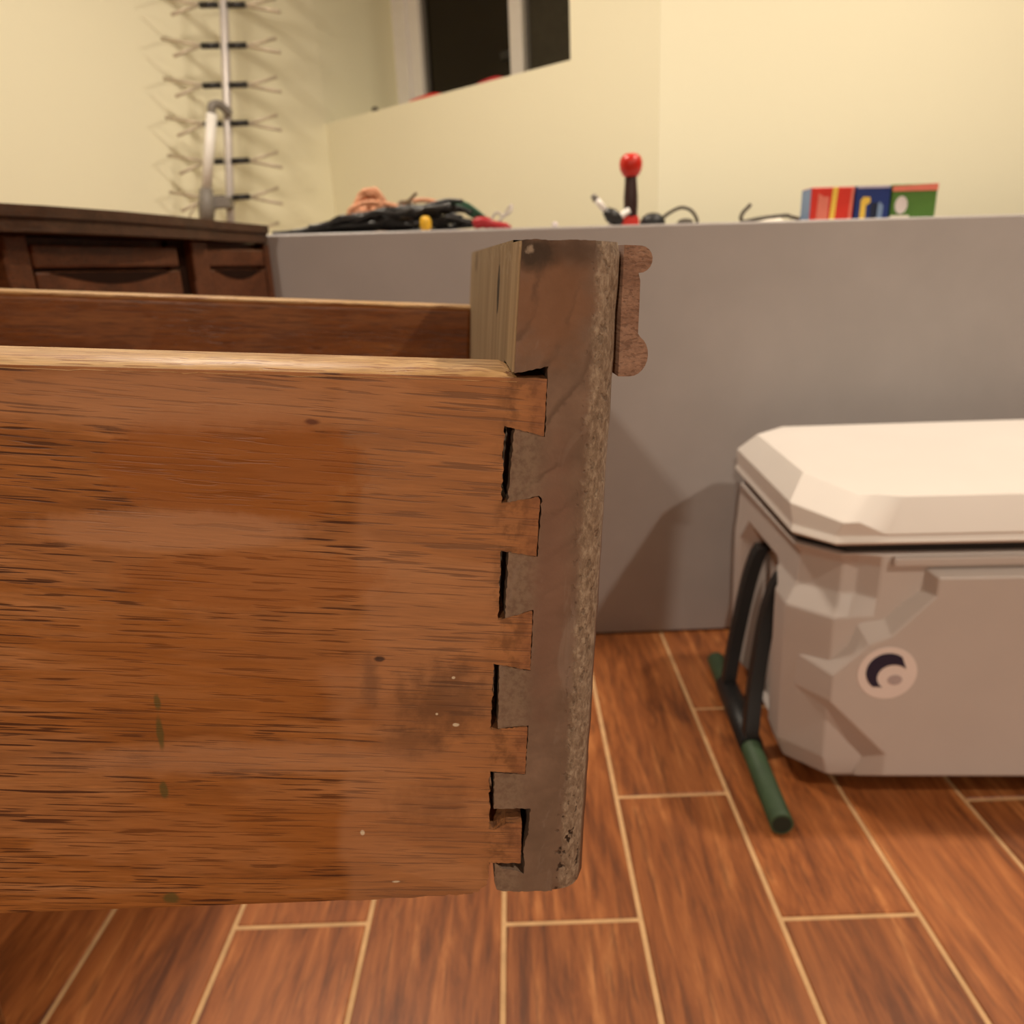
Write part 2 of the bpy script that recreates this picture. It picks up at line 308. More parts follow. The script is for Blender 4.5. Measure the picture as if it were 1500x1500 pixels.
# ------------------------------------------------------------------ mesh helpers
class MB:
    def __init__(s): s.v = []; s.f = []; s.mi = []; s.sm = []
    def add(s, vs, fs, mi=0, smooth=False):
        b = len(s.v); s.v += [tuple(q) for q in vs]
        for f in fs: s.f.append([b+i for i in f]); s.mi.append(mi); s.sm.append(smooth)
        return s
    def box(s, a, b, bev=0.0, mi=0, M4=None, seg=2):
        x0, y0, z0 = a; x1, y1, z1 = b
        vs = [(x0, y0, z0), (x1, y0, z0), (x1, y1, z0), (x0, y1, z0), (x0, y0, z1), (x1, y0, z1), (x1, y1, z1), (x0, y1, z1)]
        fs = [(0, 3, 2, 1), (4, 5, 6, 7), (0, 1, 5, 4), (1, 2, 6, 5), (2, 3, 7, 6), (3, 0, 4, 7)]
        if bev > 0:
            bm = bmesh.new(); bv = [bm.verts.new(q) for q in vs]
            for f in fs: bm.faces.new([bv[i] for i in f])
            bmesh.ops.bevel(bm, geom=bm.edges[:], offset=bev, segments=seg, affect='EDGES', profile=0.5)
            bm.verts.index_update(); vs = [v.co.copy() for v in bm.verts]; fs = [[v.index for v in f.verts] for f in bm.faces]; bm.free()
        if M4 is not None: vs = [M4 @ Vector(q) for q in vs]
        return s.add(vs, fs, mi, False)
    def prism(s, poly, fn, a, b, mi=0, caps=(True, True)):
        """poly 2-D, fn(p, q, depth) -> xyz"""
        n = len(poly)
        vs = [fn(p[0], p[1], a) for p in poly]+[fn(p[0], p[1], b) for p in poly]
        fs = [(i, (i+1) % n, n+(i+1) % n, n+i) for i in range(n)]
        if caps[0]: fs.append(tuple(range(n))[::-1])
        if caps[1]: fs.append(tuple(range(n, 2*n)))
        return s.add(vs, fs, mi)
    def tube(s, pts, r, n=8, mi=0, caps=True, closed=False, flat=1.0):
        P = [Vector(p) for p in pts]; m = len(P); rs = r if isinstance(r, (list, tuple)) else [r]*m
        vs = []; prev = None
        for i in range(m):
            if closed: d = P[(i+1) % m]-P[i-1]
            else: d = P[min(i+1, m-1)]-P[max(i-1, 0)]
            d.normalize()
            ref = Vector((0, 0, 1)) if abs(d.z) < 0.9 else Vector((1, 0, 0))
            a = prev-d*prev.dot(d) if prev is not None else ref.cross(d)
            if a.length < 1e-6: a = ref.cross(d)
            a.normalize(); prev = a; b = d.cross(a)
            for k in range(n):
                t = 2*math.pi*k/n; vs.append(P[i]+(a*math.cos(t)+b*math.sin(t)*flat)*rs[i])
        fs = []
        for i in range(m if closed else m-1):
            j = (i+1) % m
            for k in range(n): fs.append((i*n+k, i*n+(k+1) % n, j*n+(k+1) % n, j*n+k))
        s.add(vs, fs, mi, True)
        if caps and not closed:
            b0 = len(s.v)-len(vs)
            s.f.append([b0+k for k in range(n)][::-1]); s.mi.append(mi); s.sm.append(False)
            s.f.append([b0+(m-1)*n+k for k in range(n)]); s.mi.append(mi); s.sm.append(False)
        return s
    def lathe(s, prof, n=24, mi=0, M4=None):
        """profile (r, z) about z"""
        vs = []; fs = []; m = len(prof)
        for r, z in prof:
            for k in range(n):
                t = 2*math.pi*k/n; vs.append(Vector((max(r, 1e-5)*math.cos(t), max(r, 1e-5)*math.sin(t), z)))
        for i in range(m-1):
            for k in range(n): fs.append((i*n+k, i*n+(k+1) % n, (i+1)*n+(k+1) % n, (i+1)*n+k))
        fs.append(tuple(range(n))[::-1]); fs.append(tuple(range((m-1)*n, m*n)))
        if M4 is not None: vs = [M4 @ q for q in vs]
        return s.add(vs, fs, mi, True)
    def build(s, name, mats, parent=None, origin=None, inst=None):
        me = bpy.data.meshes.new(name)
        o0 = Vector(origin) if origin else Vector((0, 0, 0))
        me.from_pydata([tuple(Vector(q)-o0) for q in s.v], [], s.f)
        if not isinstance(mats, (list, tuple)): mats = [mats]
        for m in mats: me.materials.append(m)
        for p, mi, sm in zip(me.polygons, s.mi, s.sm): p.material_index = mi; p.use_smooth = sm
        bm = bmesh.new(); bm.from_mesh(me); bmesh.ops.recalc_face_normals(bm, faces=bm.faces); bm.to_mesh(me); bm.free()
        o = bpy.data.objects.new(name, me); COL.objects.link(o)
        if parent is not None: o.parent = parent
        elif origin: o.location = o0
        return o
def thing(name, label, cat, loc=(0, 0, 0), rot=(0, 0, 0), group=None):
    o = bpy.data.objects.new(name, None); COL.objects.link(o); o.location = loc; o.rotation_euler = rot
    o.empty_display_size = 0.05
    return tag(o, label, cat, group)
def tag(o, label, cat, group=None):
    o['label'] = label; o['category'] = cat
    if group: o['group'] = group
    return o
def structure(o): o['kind'] = 'structure'; return o
def rough_line(poly, step, amp, seed=0.0, keep=None):
    """subdivide a closed 2-D polygon and make its edges ragged"""
    out = []; n = len(poly)
    for i in range(n):
        a = Vector(poly[i]); b = Vector(poly[(i+1) % n]); L = (b-a).length; k = max(1, int(L/step))
        nr = Vector((-(b-a).y, (b-a).x)).normalized()
        am = amp if keep is None else amp*keep(a, b)
        for j in range(k):
            p = a.lerp(b, j/k)
            if j: p = p+nr*am*(mnoise.noise(Vector((p.x*900+seed, p.y*900, seed)))+0.5*mnoise.noise(Vector((p.x*2600, p.y*2600+seed, 3))))
            out.append((p.x, p.y))
    return out
def spline(pts, k=8, closed=False):
    P = [Vector(p) for p in pts]; n = len(P); out = []
    for i in range(n if closed else n-1):
        g = (lambda q: P[q % n]) if closed else (lambda q: P[max(0, min(n-1, q))])
        a, b, c, d = g(i-1), g(i), g(i+1), g(i+2)
        for j in range(k):
            t = j/k
            out.append(0.5*((2*b)+(c-a)*t+(2*a-5*b+4*c-d)*t*t+(3*b-a-3*c+d)*t**3))
    if not closed: out.append(P[-1])
    return out

# ================================================================== ROOM
A = Vector((-0.69, 3.264)); B = Vector((0.418, 2.30))
wd = Vector((-0.755, 0.656)).normalized(); wn = Vector((0.656, 0.755)).normalized()   # along / into the window wall
def corner(p, q):
    return p
lw_end = A - wn*4.3
T = 0.28
fl = thing_floor = MB()
fl.box((-4.2, -5.6, -0.06), (3.6, 4.0, -0.0016))
floor = structure(fl.build('floor', M['grout']))
PW, PL, GAP = 0.1523, 0.608, 0.0056
X0 = -0.03755
# plank courses: x of joint line k is X0 + k*PW ; the number is the y of one of its cross joints
joints = {-5: 0.36, -4: 0.91, -3: 0.48, -2: 0.683, -1: 0.32, 0: 0.675, 1: 0.882, 2: 0.669, 3: 0.42, 4: 0.85, 5: 0.55, 6: 0.30, 7: 0.72}
proto = None
def plank(x0, x1, y0, y1):
    global proto
    if proto is None:
        mb = MB(); w, l = (PW-GAP)/2, (PL-GAP)/2
        mb.box((-w, -l, -0.008), (w, l, 0.0), bev=0.0012, seg=1)
        proto = mb.build('plank', M['plank'], floor); o = proto
    else:
        o = proto.copy(); COL.objects.link(o)
    o.location = ((x0+x1)/2, (y0+y1)/2, 0); o.scale = (1, (y1-y0-GAP)/(PL-GAP), 1)
for k in range(-14, 14):
    rnd = random.Random(k*13+5); j = joints.get(k, rnd.uniform(0.3, 0.9))
    ys = sorted(set([round(j+q*PL, 4) for q in range(-3, 4)]))
    if k == 2: ys = sorted([round(0.669-q*PL, 4) for q in range(0, 3)]+[1.0927+q*PL for q in range(0, 3)])
    for a, b in zip(ys[:-1], ys[1:]):
        if b < -0.5 or a > 2.2: continue
        plank(X0+k*PW, X0+(k+1)*PW, a, b)

def wall_quad(name, p, q, z0, z1, th, outward, mat='wall'):
    mb = MB(); o = Vector(outward).normalized()*th
    v = [(p.x, p.y), (q.x, q.y), (q.x+o.x, q.y+o.y), (p.x+o.x, p.y+o.y)]
    mb.prism(v, lambda a, b, d: (a, b, d), z0, z1)
    return structure(mb.build(name, M[mat]))
# left wall with the antenna, runs into the window recess
wall_quad('wall_left', A, lw_end, 0, CEIL, 0.12, (-wn.y, wn.x))
# window wall with its deep recess
SILL, HEAD, OPEN = 1.268, 2.02, 1.175       # opening starts at the corner A and runs OPEN along -wd
mb = MB()
def wp(s, e, z): p = A - wd*s + wn*e; return (p.x, p.y, z)
Lw = (A-B).length
def wbox(s0, s1, e0, e1, z0, z1, bev=0.0, target=None, mi=0):
    m = target if target is not None else mb
    vs = [wp(s, e, z) for z in (z0, z1) for (s, e) in ((s0, e0), (s1, e0), (s1, e1), (s0, e1))]
    fs = [(0, 3, 2, 1), (4, 5, 6, 7), (0, 1, 5, 4), (1, 2, 6, 5), (2, 3, 7, 6), (3, 0, 4, 7)]
    if bev:
        bm = bmesh.new(); bv = [bm.verts.new(q) for q in vs]
        for f in fs: bm.faces.new([bv[i] for i in f])
        bmesh.ops.bevel(bm, geom=bm.edges[:], offset=bev, segments=2, affect='EDGES', profile=0.5)
        bm.verts.index_update(); vs = [v.co.copy() for v in bm.verts]; fs = [[v.index for v in f.verts] for f in bm.faces]; bm.free()
    m.add(vs, fs, mi)
REC = 0.475
wbox(-0.20, Lw, 0, REC+0.08, 0, SILL)
wbox(-0.20, Lw, 0, REC+0.08, HEAD, CEIL)
wbox(OPEN, Lw, 0, REC+0.08, SILL, HEAD)
sv_ = [(0.0, 0.0), (-0.068, REC+0.08), (-0.20, REC+0.08), (-0.12, 0.0)]        # splayed left reveal
mb.add([wp(a, b, SILL) for a, b in sv_]+[wp(a, b, HEAD) for a, b in sv_], [(0, 1, 2, 3), (4, 5, 6, 7), (0, 1, 5, 4), (1, 2, 6, 5), (2, 3, 7, 6), (3, 0, 4, 7)])
structure(mb.build('wall_back', M['wall']))
wall_quad('wall_right', B, Vector((3.4, 2.30)), 0, CEIL, 0.12, (0, 1))
wall_quad('wall_east', Vector((3.4, 2.42)), Vector((3.4, -5.4)), 0, CEIL, 0.12, (1, 0), 'bounce_cut')
wall_quad('wall_south', Vector((-4.0, -5.4)), Vector((3.52, -5.4)), 0, CEIL, 0.12, (0, -1), 'bounce_cut')
wall_quad('wall_west', Vector((lw_end.x, lw_end.y)), Vector((lw_end.x, -5.4)), 0, CEIL, 0.12, (-1, 0), 'bounce_cut')
mb = MB(); mb.box((-4.2, -5.6, CEIL), (3.6, 4.0, CEIL+0.08)); structure(mb.build('ceiling', M['ceil']))

# window: vinyl jamb, mullion, rails, two panes, one with an insect screen
win = bpy.data.objects.new('window_1', None); COL.objects.link(win); win['kind'] = 'structure'
jm = MB(); wbox(-0.060, 0.024, REC-0.045, REC+0.02, SILL, HEAD, 0.004, jm); wbox(0.024, 0.086, REC-0.03, REC+0.02, SILL, HEAD, 0.004, jm); jm.build('jamb', M['vinyl'], win)
jm = MB(); wbox(0.086, 0.108, REC-0.010, REC+0.02, SILL, HEAD, 0.003, jm); jm.build('gasket', M['vinyl_grey'], win)
jm = MB(); wbox(0.108, 1.4, REC-0.02, REC+0.02, SILL, SILL+0.035, 0.004, jm); jm.build('bottom_rail', M['vinyl'], win)
jm = MB(); wbox(0.024, 1.4, REC-0.02, REC+0.02, HEAD-0.04, HEAD, 0.004, jm); jm.build('top_rail', M['vinyl'], win)
jm = MB(); wbox(0.566, 0.628, REC-0.03, REC+0.02, SILL+0.035, HEAD-0.04, 0.004, jm); jm.build('mullion', M['vinyl'], win)
jm = MB(); wbox(0.628, 0.645, REC-0.01, REC+0.02, SILL+0.035, HEAD-0.04, 0.003, jm); jm.build('gasket', M['vinyl_grey'], win)
jm = MB(); wbox(0.108, 0.566, REC, REC+0.006, SILL+0.035, HEAD-0.04, 0, jm); jm.build('pane', M['glass'], win)
jm = MB(); wbox(0.645, 1.35, REC+0.004, REC+0.010, SILL+0.035, HEAD-0.04, 0, jm); jm.build('pane', M['glass'], win)
jm = MB(); wbox(0.645, 1.35, REC-0.002, REC, SILL+0.035, HEAD-0.04, 0, jm); jm.build('insect_screen', M['screen'], win)
jm = MB(); wbox(0.515, 0.562, REC-0.03, REC-0.002, 1.455, 1.485, 0.006, jm); jm.build('latch', M['black'], win)
# things lying on the sill
def sill_item(name, s0, s1, e0, e1, hgt, mat, label, cat, end=0.3):
    m = MB(); L = s1-s0
    prof = [(0.0, 0.0), (1.0, 0.0), (1.0, 0.55), (1-end*0.5, 0.9), (1-end, 1.0), (end, 0.8), (0.06, 0.4)]
    n = len(prof); vs = []
    for e in (e0, e1):
        for p, q in prof: vs.append(wp(s0+p*L, e, SILL+0.0005+q*hgt))
    m.add(vs, [(i, (i+1) % n, n+(i+1) % n, n+i) for i in range(n)]+[tuple(range(n))[::-1], tuple(range(n, 2*n))])
    o = m.build(name, mat, origin=wp((s0+s1)/2, (e0+e1)/2, SILL)); return tag(o, label, cat)
sill_item('tool_handle', 0.46, 0.62, 0.010, 0.04, 0.012, M['red'], 'orange-red tool handle lying on the window sill under the left pane', 'tool')
sill_item('tool_handle', 0.79, 0.90, 0.010, 0.04, 0.012, M['crimson'], 'dark red tool handle lying on the window sill under the right pane', 'tool')
m = MB(); m.lathe([(0.006, 0), (0.013, 0.004), (0.014, 0.014), (0.010, 0.024), (0.003, 0.027)], 12)
px_, py_, _ = wp(0.02, 0.155, 0); px_, py_, _ = wp(0.245, 0.045, 0)
o = m.build('rubber_stopper', M['dgrey']); o.location = (px_, py_, SILL+0.0003); tag(o, 'small dark round stopper at the left end of the window sill', 'stopper')

# ================================================================== DRAWER
DO = (-0.00322555, 0.23031813, 0.60652452)
drawer = thing('drawer', 'old wooden drawer held close to view, dovetail joints along its worn corner', 'drawer', DO, (RAD(1.03562), RAD(4.54081), RAD(4.75410)))
TS = 0.030                     # side thickness
WD = 0.404                     # overall width
XL = -0.52                     # back end
mm = lambda L: [(a/1000.0, b/1000.0) for a, b in L]
# --- near side panel with tails
side = mm([(-520, 53.5), (-0.2, 53.6), (8.5, 53.5), (8.5, 36.0), (-3.7, 39.0), (-3.9, 14.2), (7.7, 16.5), (8.3, 15.6), (8.05, -3.4), (-3.5, -1.6),
           (-3.7, -26.2), (7.6, -22.9), (7.7, -26.6), (7.9, -44.9), (-4.6, -42.3), (-4.7, -68.2), (7.9, -67.2), (8.0, -69.0), (8.0, -86.6), (-4.6, -85.2),
           (-4.4, -110.0), (-2.6, -110.7), (2.0, -107.8), (7.7, -107.6), (8.0, -126.0), (-3.9, -125.2), (-4.2, -135.2), (-7.9, -138.8), (-12, -139.6), (-60, -140.4), (-520, -141.0)])
def keep(a, b):
    if min(a.x, b.x) < -0.3: return 0.05
    if max(a.y, b.y) < -0.134: return 1.6
    if abs(a.x-b.x) < 0.0012 and a.x < 0: return 1.3
    if a.x < -0.003 or b.x < -0.003: return 0.6
    return 0.35
side_r = rough_line(side, 0.0009, 0.00055, 1.7, lambda a, b: keep(a, b))
# long top / bottom lines keep few points
def thin(poly):
    out = []
    for p in poly:
        if p[0] < -0.02 and out and out[-1][0] < -0.02 and abs(out[-1][0]-p[0]) < 0.006 and abs(out[-1][1]-p[1]) < 0.006: continue
        out.append(p)
    return out
side_r = thin(side_r)
mb = MB()
XZ = lambda a, b, d: (a, d, b)
mb.prism(side_r, XZ, 0.0, TS)
side_o = mb.build('side_panel', [M['oak']], drawer)
# raw, slightly uneven top edge strip (sub-part: pale worn wood)
mb = MB(); rows = []; xs = [XL+(0.0+0.5195)*i/130 for i in range(131)]
for i, x in enumerate(xs):
    w1 = 0.0006*mnoise.noise(Vector((x*260, 1, 0)))+0.0005*mnoise.noise(Vector((x*700, 5, 0)))
    dz = 0.0005*mnoise.noise(Vector((x*120, 3, 0)))
    z0 = 0.0536+(x*0.0002)
    ent = max(0, min(1, (0.0-x)/0.004))
    rows.append([(x, -0.0001, z0-0.0010+w1), (x, 0.0016, z0+0.0012*ent+dz), (x, 0.012, z0+0.0022*ent+dz), (x, TS-0.003, z0+0.0020*ent), (x, TS, z0-0.0004)])
vs = [p for r in rows for p in r]; n = 5
fs = [(i*n+k, i*n+k+1, (i+1)*n+k+1, (i+1)*n+k) for i in range(len(xs)-1) for k in range(n-1)]
mb.add(vs, fs, 0, True); o = mb.build('worn_edge', [M['oak_edge']], side_o); o['label'] = 'pale raw worn top edge'
# --- far side panel
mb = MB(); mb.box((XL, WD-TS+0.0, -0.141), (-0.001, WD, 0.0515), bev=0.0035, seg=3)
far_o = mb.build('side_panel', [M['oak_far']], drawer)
mb = MB(); mb.box((XL, WD-TS+0.0015, 0.0508), (-0.0012, WD-0.0015, 0.0535), bev=0.0012, seg=2)
o = mb.build('worn_edge', [M['oak_edge']], far_o); o['label'] = 'pale glossy top edge'
# --- back and bottom
mb = MB(); mb.box((XL, TS, -0.110), (XL+0.018, WD-TS, 0.046), bev=0.002); mb.build('back_panel', [M['oak_far']], drawer)
mb = MB(); mb.box((XL+0.018, TS-0.004, -0.121), (-0.001, WD-TS+0.004, -0.114)); mb.build('bottom_panel', [M['oak_far']], drawer)
# --- front with its pins
XR = lambda z: 0.0302+(0.0932-z)*0.0158        # outer face at the silhouette
fp = mm([(-0.6, 92.4), (3, 92.9), (8, 92.6), (13, 93.1), (20.5, 93.2), (20.5, -139.6), (10, -139.5), (2, -139.0), (-0.5, -138.1), (-1.5, -134.5), (-1.6, -125.6), (1.0, -128.2), (6.5, -129.4), (9.3, -131.2), (9.6, -127.0), (8.7, -121.0), (10.2, -112.0), (10.6, -101.7),
         (-2.7, -101.4), (-3.0, -86.0), (8.15, -86.95), (8.3, -68.7), (8.4, -66.7), (-2.3, -67.8), (-2.6, -42.8), (8.1, -45.3), (7.95, -22.5), (-1.3, -25.6), (-1.0, -2.0), (8.5, -3.7), (8.85, 16.0), (7.9, 16.9), (-1.9, 14.2), (-0.6, 38.5), (8.8, 35.7), (8.75, 57.2), (4.0, 56.0), (-1.4, 54.9)])
def keep2(a, b):
    if a.x > 0.0195 and b.x > 0.0195: return 0.0
    if abs(a.y-b.y) < 0.003 and a.y > 0.09: return 0.6
    if min(a.y, b.y) > 0.05 and max(a.x, b.x) < 0: return 0.25
    return 1.0
fr = rough_line(fp, 0.0010, 0.00045, 9.3, keep2)
mb = MB()
mb.prism(fr, XZ, 0.0002, TS, caps=(True, True))
# body behind the pins, inner face lighter
zt, zb = 0.0925, -0.1385
nz = 70
def frontbody():
    vs = []; fs = []; mi = []
    # worn rounded outer corner swept from top to bottom
    prof = [(0.0203, 0.0002, 0), (0.0230, 0.0005, .1), (0.0252, 0.0014, .4), (0.0270, 0.0030, .8), (0.0284, 0.0052, 1), (0.0293, 0.0080, .8), (0.0298, 0.0115, .4), (0.0302, 0.0160, 0.1), (0.0302, WD, 0)]
    n = len(prof)
    for i in range(nz+1):
        t = i/nz; z = 0.0931+(-0.1397-0.0931)*t
        for px, py, w in prof:
            sh = (0.0932-z)*0.0158*min(1, max(0, (px-0.0203)/0.009))
            sq = w*0.0006*(mnoise.noise(Vector((z*90, px*60, 2.2)))+0.6*mnoise.noise(Vector((z*300, px*100, 5.2))))
            end = 0.0007*max(0, (abs(t-0.5)-0.488)/0.012) if py < 0.02 else 0
            vs.append((px+sh-sq*0.7-end, py+sq*0.5+end, z))
    for i in range(nz):
        for k in range(n-1): fs.append((i*n+k, i*n+k+1, (i+1)*n+k+1, (i+1)*n+k))
    return vs, fs
vs, fs = frontbody(); mb.add(vs, fs, 0, True)
n = 9
# top and bottom caps, inner face, far end, as one shell
xi = -0.0007
tp = [vs[k] for k in range(n)]; bt = [vs[nz*n+k] for k in range(n)]
mb.add([(xi, TS-0.001, tp[0][2])]+[tp[0]]+tp[1:]+[(xi, WD, tp[0][2])], [tuple(range(n+2))])
mb.add([(xi, TS-0.001, bt[0][2])]+[bt[0]]+bt[1:]+[(xi, WD, bt[0][2])], [tuple(range(n+2))])
mb.add([(xi, TS-0.001, 0.0931), (xi, WD, 0.0931), (xi, WD, -0.1397), (xi, TS-0.001, -0.1397)], [(0, 1, 2, 3)], 1)
mb.add([(xi, WD, 0.0931), (0.0302, WD, 0.0931), (0.0339, WD, -0.1397), (xi, WD, -0.1397)], [(0, 1, 2, 3)], 0)
front_o = mb.build('front_panel', [M['front'], M['inner']], drawer); front_o['label'] = 'thick drawer front, greyed end grain with dovetail pins'
# upper inner face beside the near end belongs to the same light surface
mb = MB(); mb.add([(-0.0013, 0.0004, 0.0922), (0.0002, 0.0004, 0.0922), (0.0002, WD-0.001, 0.0922), (-0.0013, WD-0.001, 0.0922), (-0.0021, 0.0004, 0.0552), (-0.0005, 0.0004, 0.0552), (0.0002, WD-0.001, 0.0552), (-0.0021, WD-0.001, 0.0552)],
                  [(0, 1, 2, 3), (7, 6, 5, 4), (0, 4, 5, 1), (1, 5, 6, 2), (2, 6, 7, 3), (3, 7, 4, 0)])
mb.add([(-0.0021, TS+0.0004, 0.0552), (-0.0021, WD-0.001, 0.0552), (-0.0021, WD-0.001, -0.110), (-0.0021, TS+0.0004, -0.110)], [(0, 1, 2, 3)])
o = mb.build('inner_veneer', [M['inner']], front_o); o['label'] = 'scuffed beige inner face'
# applied moulding with two beads on the outer face
mb = MB()
prof = []
def arc(cx, cz, r, a0, a1, k, sx=1.0):
    return [(cx+sx*r*math.cos(RAD(a0+(a1-a0)*i/k)), cz+r*math.sin(RAD(a0+(a1-a0)*i/k))) for i in range(k+1)]
prof += arc(0.0355, 0.0886, 0.0039, 90, -90, 9)
prof += [(0.0362, 0.0825), (0.0366, 0.0750), (0.0369, 0.0670)]
prof += arc(0.0352, 0.0603, 0.0064, 62, -88, 10, 0.85)
prof += [(0.0318, 0.0538), (0.0305, 0.0925)]
mb.prism(prof, XZ, 0.0075, WD-0.0075)
for i in range(len(mb.sm)-2): mb.sm[i] = True
mb.build('bead_moulding', [M['moulding']], front_o)

# plain stool that carries the back end, left of the view
st = thing('stool', 'plain pine stool left of the view carrying the back end of the drawer', 'stool', (-0.52, 0.33, 0))
ST = 0.486
mb = MB(); mb.box((-0.63, 0.18, ST-0.025), (-0.41, 0.47, ST), bev=0.004); mb.build('seat', M['stool'], st, None)
for ob in st.children: ob.matrix_parent_inverse = Matrix.Translation((0.52, -0.33, 0))
for sx in (-0.615, -0.445):
    for sy in (0.20, 0.43):
        mb = MB(); mb.box((sx, sy, 0.0), (sx+0.025, sy+0.025, ST-0.026), bev=0.003); o = mb.build('leg', M['stool'], st); o.matrix_parent_inverse = Matrix.Translation((0.52, -0.33, 0))

# ================================================================== DESK
desk = thing('desk', 'long taupe-grey painted desk with closed front panel and clutter on top', 'desk', (0.3, 1.37, 0))
dp = lambda o: setattr(o, 'matrix_parent_inverse', Matrix.Translation((-0.3, -1.37, 0)))
ztop = lambda x: 0.7600-(x-0.097)*0.0170
mb = MB(); poly = [(-0.43, 0.003), (1.75, 0.003), (1.75, ztop(1.75)), (-0.43, ztop(-0.43))]
mb.prism(poly, XZ, 1.369, 1.388); o = mb.build('front_panel', M['desk'], desk); dp(o); md = o.modifiers.new('bevel', 'BEVEL'); md.width = 0.0035; md.segments = 3
mb = MB()
bm = bmesh.new(); vv = []
for y in (1.3885, 2.05):
    for x, dz in ((-0.43, -0.0125), (1.752, -0.0125), (1.752, 0), (-0.43, 0)): vv.append(bm.verts.new((x, y, ztop(x)+dz)))
for f in ((0, 1, 2, 3), (4, 5, 6, 7), (0, 1, 5, 4), (1, 2, 6, 5), (2, 3, 7, 6), (3, 0, 4, 7)): bm.faces.new([vv[i] for i in f])
bmesh.ops.bevel(bm, geom=bm.edges[:], offset=0.004, segments=3, affect='EDGES', profile=0.5)
bm.verts.index_update(); mb.add([v.co.copy() for v in bm.verts], [[v.index for v in f.verts] for f in bm.faces]); bm.free()
dp(mb.build('desk_top', M['desk'], desk))
for x in (-0.43, 1.73):
    mb = MB(); mb.box((x, 1.389, 0.003), (x+0.02, 2.04, ztop(x)-0.0128)); dp(mb.build('end_panel', M['desk'], desk))

# ================================================================== DRESSER
DC = Vector((-0.394, 1.338, 0)); DK = 1.05; da = RAD(18)
dsd = Vector((-math.sin(da), -math.cos(da), 0)); dbk = Vector((-math.cos(da), math.sin(da), 0))   # along the front towards us / back
dresser = thing('dresser', 'dark brown dresser with bowed top standing at the left before the desk', 'dresser', tuple(DC))
def dpt(s, b, z): return DC+dsd*s*DK+dbk*b*DK+Vector((0, 0, z+(0.006 if z > 0.06 else 0)))
def dbox(mb, s0, s1, b0, b1, z0, z1, bev=0.0):
    Mx = Matrix.Translation(DC) @ Matrix(((dsd.x, dbk.x, 0, 0), (dsd.y, dbk.y, 0, 0), (0, 0, 1, 0), (0, 0, 0, 1)))
    zz = lambda z: z+(0.006 if z > 0.06 else 0)
    mb.box((s0*DK, b0*DK, zz(z0)), (s1*DK, b1*DK, zz(z1)), bev, 0, Mx)
def dadd(mb, name, mat, parent=None):
    o = mb.build(name, mat, parent or dresser); o.matrix_parent_inverse = Matrix.Translation(-DC); return o
def dch(o): return o
DL = 0.60
mb = MB(); dbox(mb, 0.012, DL-0.012, 0.020, 0.36, 0.05, 0.746); dadd(mb, 'carcass', M['dres'])
# bowed top slab with a step in its front edge
mb = MB(); outl = [(0.0, 0.37), (-0.004, 0.012), (0.004, 0.002), (0.03, -0.001), (0.07, -0.004), (0.12, -0.008), (0.152, -0.011), (0.158, -0.017), (0.20, -0.022), (0.26, -0.030), (0.34, -0.036), (0.44, -0.034), (0.54, -0.020), (DL, -0.004), (DL+0.004, 0.02), (DL, 0.37)]
mb.prism(outl, lambda s, b, z: dpt(s, b, z), 0.7475, 0.7625)
mb.prism([(s, b-0.004 if b < 0.3 else b) for s, b in outl], lambda s, b, z: dpt(s, b, z), 0.7625, 0.7745)
dadd(mb, 'top', M['dres_top'])
# posts
mb = MB(); dbox(mb, 0.150, 0.184, 0.000, 0.03, 0.05, 0.7470, 0.003); dadd(mb, 'stile', M['dres'])
mb = MB(); dbox(mb, -0.002, 0.013, 0.004, 0.03, 0.05, 0.7470, 0.003); dadd(mb, 'stile', M['dres'])
mb = MB(); dbox(mb, 0.44, 0.470, -0.004, 0.03, 0.05, 0.7470, 0.003); dadd(mb, 'stile', M['dres'])
mb = MB(); dbox(mb, 0.184, 0.216, 0.012, 0.024, 0.05, 0.746); dadd(mb, 'recess', M['slot_shade'])  # strip between post and drawers, its shade painted near black
for s0, s1, bf in ((0.016, 0.148, 0.004), (0.217, 0.438, -0.004)):
    z1 = 0.7375
    for i in range(5):
        z0 = z1-(0.026 if i == 0 else 0.128)
        mb = MB(); dbox(mb, s0, s1, bf, 0.022, max(z0, 0.06), z1, 0.003); f = dadd(mb, 'drawer_front', M['dres'])
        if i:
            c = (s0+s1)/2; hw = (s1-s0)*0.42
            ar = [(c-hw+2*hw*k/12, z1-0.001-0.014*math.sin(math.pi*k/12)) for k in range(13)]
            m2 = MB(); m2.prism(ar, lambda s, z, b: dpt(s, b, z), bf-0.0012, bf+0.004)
            o = m2.build('pull_shade_arc', M['slot_shade'], f)  # flat dark arc painting the shade of a pull slot
        z1 = max(z0, 0.06)-0.004
        if z1 < 0.1: break
# feet
for s in (0.0, DL-0.05):
    for b in (0.025, 0.31):
        mb = MB(); dbox(mb, s+0.012, s+0.05, b, b+0.04, 0.0, 0.052, 0.003); dadd(mb, 'foot', M['dres'])

